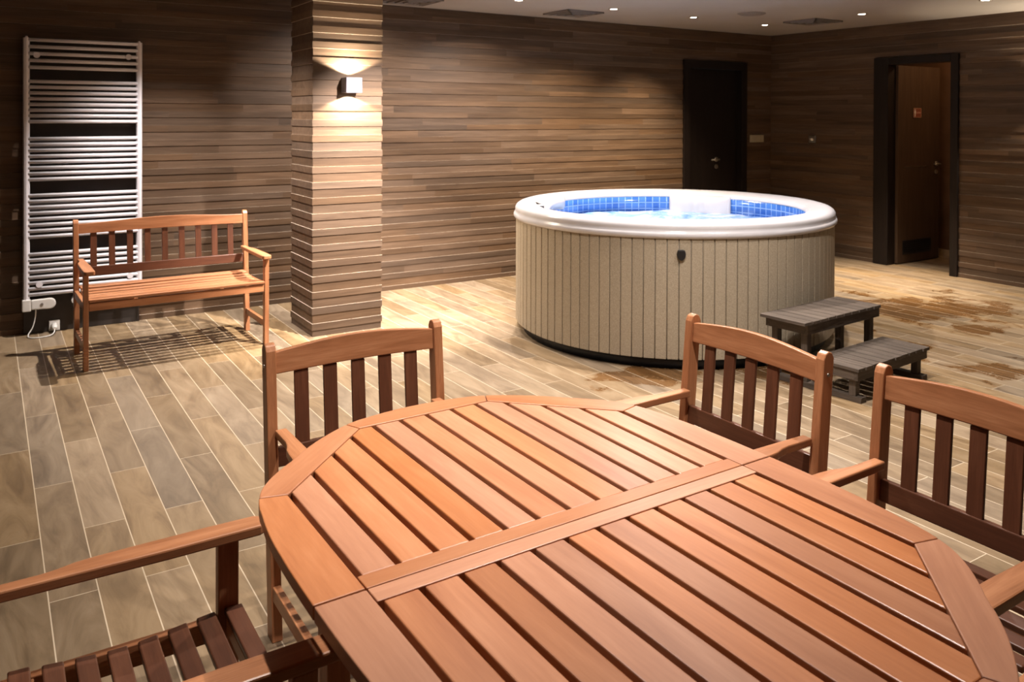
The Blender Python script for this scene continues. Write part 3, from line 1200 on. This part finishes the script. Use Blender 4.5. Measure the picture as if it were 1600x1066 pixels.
# ------------------------------------------------------------------ towel radiator
ry = YB - .10
rad = empty('towel_radiator', (0, 0, 0))
tag(rad, 'tall white ladder towel radiator on the dark panel behind the bench', 'radiator')
for x in (.226, .915):
    mb = MB()
    prof = [(-.018, .016), (.018, .016), (.020, .0), (.014, -.014), (0, -.019), (-.014, -.014), (-.020, 0)]
    M = Matrix.Translation((x, ry, 0))
    mb.prism(fix_ccw(prof), .235, 2.012, ax=(0, 0, 1), M=M, smooth=False)
    mb.tube([(x, ry, 2.012), (x, ry, 2.022)], .008, 10)
    mb.build('side_post', M_WHITE, rad, bevel=.003)
groups = [(5, 1.998, 1.813), (8, 1.718, 1.447), (8, 1.331, 1.056), (8, .948, .668), (8, .551, .280)]
barp = None
for n_, za, zb in groups:
    for i in range(n_):
        z_ = za + (zb - za) * i / (n_ - 1)
        if barp is None:
            mb = MB()
            mb.tube([(.236, ry - .006, 0), (.905, ry - .006, 0)], .0122, 12)
            barp = mb.build('heating_bar', M_WHITE, rad)
            barp.location.z = z_
        else:
            c = barp.copy()
            COL.objects.link(c)
            c.parent = rad
            c.location.z = z_
mb0 = None
for x, z_ in ((.285, 1.895), (.845, 1.905), (.30, .345), (.855, .35)):
    mb = MB()
    mb.tube([(x, ry - .020, z_), (x, ry - .012, z_)], [.020, .020], 18)
    mb.tube([(x, ry - .012, z_), (x, YB - .03, z_)], .010, 12)
    mb.build('wall_bracket', M_WHITE, rad)
mb = MB()
mb.box((.200, ry - .024, .170), (.252, ry + .02, .250))
o = mb.build('heater_housing', M_PLASTIC, rad, bevel=.006)
mb = MB()
cpts = [(.252 + 0, -.033), (.355, -.036)] + [(.362 + .036 * math.sin(t_), -.036 * math.cos(t_)) for t_ in [PI * k / 10 for k in range(11)]] + [(.355, .036), (.252, .033)]
Mh = Matrix.Translation((0, ry + .012, .212)) @ Matrix.Rotation(PI / 2, 4, 'X')
mb.prism(cpts, 0, .036, M=Mh)
hc = mb.build('thermostat', M_PLASTIC, rad, bevel=.008, bseg=3)
mb = MB()
mb.tube([(.315, ry - .0245, .212), (.315, ry - .028, .212)], .009, 14)
mb.build('dial', M_VENT, hc)
mb = MB()
mb.tube([(.51, YB - .03, .215), (.51, ry - .02, .215)], [.016, .020], 16)
mb.build('valve_cap', M_PLASTIC, rad)
cp_ = [(.280, ry, .176), (.278, ry, .13), (.262, ry - .005, .06), (.238, ry - .02, .02), (.236, ry - .05, .006), (.26, ry - .085, .005), (.31, ry - .095, .005),
       (.36, ry - .08, .008), (.385, ry - .05, .02), (.39, ry - .005, .040)]
# smooth the cable
sm = []
for i in range(len(cp_) - 1):
    p0, p1, p2, p3 = [Vector(cp_[max(0, min(len(cp_) - 1, i + q))]) for q in (-1, 0, 1, 2)]
    for k in range(6):
        t_ = k / 6
        sm.append(.5 * ((2 * p1) + (-p0 + p2) * t_ + (2 * p0 - 5 * p1 + 4 * p2 - p3) * t_ * t_ + (-p0 + 3 * p1 - 3 * p2 + p3) * t_ ** 3))
sm.append(Vector(cp_[-1]))
mb = MB()
mb.tube(sm, .0038, 8)
mb.build('power_cable', M_PLASTIC, rad)
mb = MB()
mb.tube([(.392, YB - .045, .042), (.391, ry + .005, .040), (.390, ry - .02, .036)], [.021, .020, .010], 16)
mb.build('plug', M_PLASTIC, rad)
mb = MB()
mb.box((.36, YB - .045, .006), (.425, YB - .030, .078))
o = mb.build('wall_socket', M_PLASTIC, bevel=.004)
tag(o, 'white wall socket low on the dark panel below the radiator, holding its plug', 'socket')
mb = MB()
mb.box((-.02, YB - .022, .20), (.035, YB - .013, .30))
o = mb.build('wall_outlet', M_LAMPBODY, bevel=.004)
tag(o, 'grey outlet plate low on the wall at the left picture edge', 'socket')

# ------------------------------------------------------------------ switches
sw = empty('light_switch', (7.372, YB - .0135, 1.248))
tag(sw, 'beige triple light switch plate between the closed dark door and the corner', 'switch')
mb = MB()
mb.box((-.112, -.010, -.042), (.112, 0, .042))
mb.build('plate', M_BEIGE, sw, bevel=.003)
for k in (-1, 0, 1):
    mb = MB()
    mb.box((k * .07 - .026, -.014, -.028), (k * .07 + .026, -.010, .028))
    mb.build('rocker', M_BEIGE, sw, bevel=.002)
sw = empty('call_button', (XR - .0135, 6.13, 1.252))
tag(sw, 'small square silver button plate on the right wall left of the open door', 'switch')
mb = MB()
mb.box((-.010, -.045, -.040), (0, .045, .040))
mb.build('plate', M_STEEL, sw, bevel=.003)
mb = MB()
mb.tube([(-.008, 0, -.002), (-.016, 0, -.002)], .016, 18)
mb.build('knob', M_SIGNW, sw)
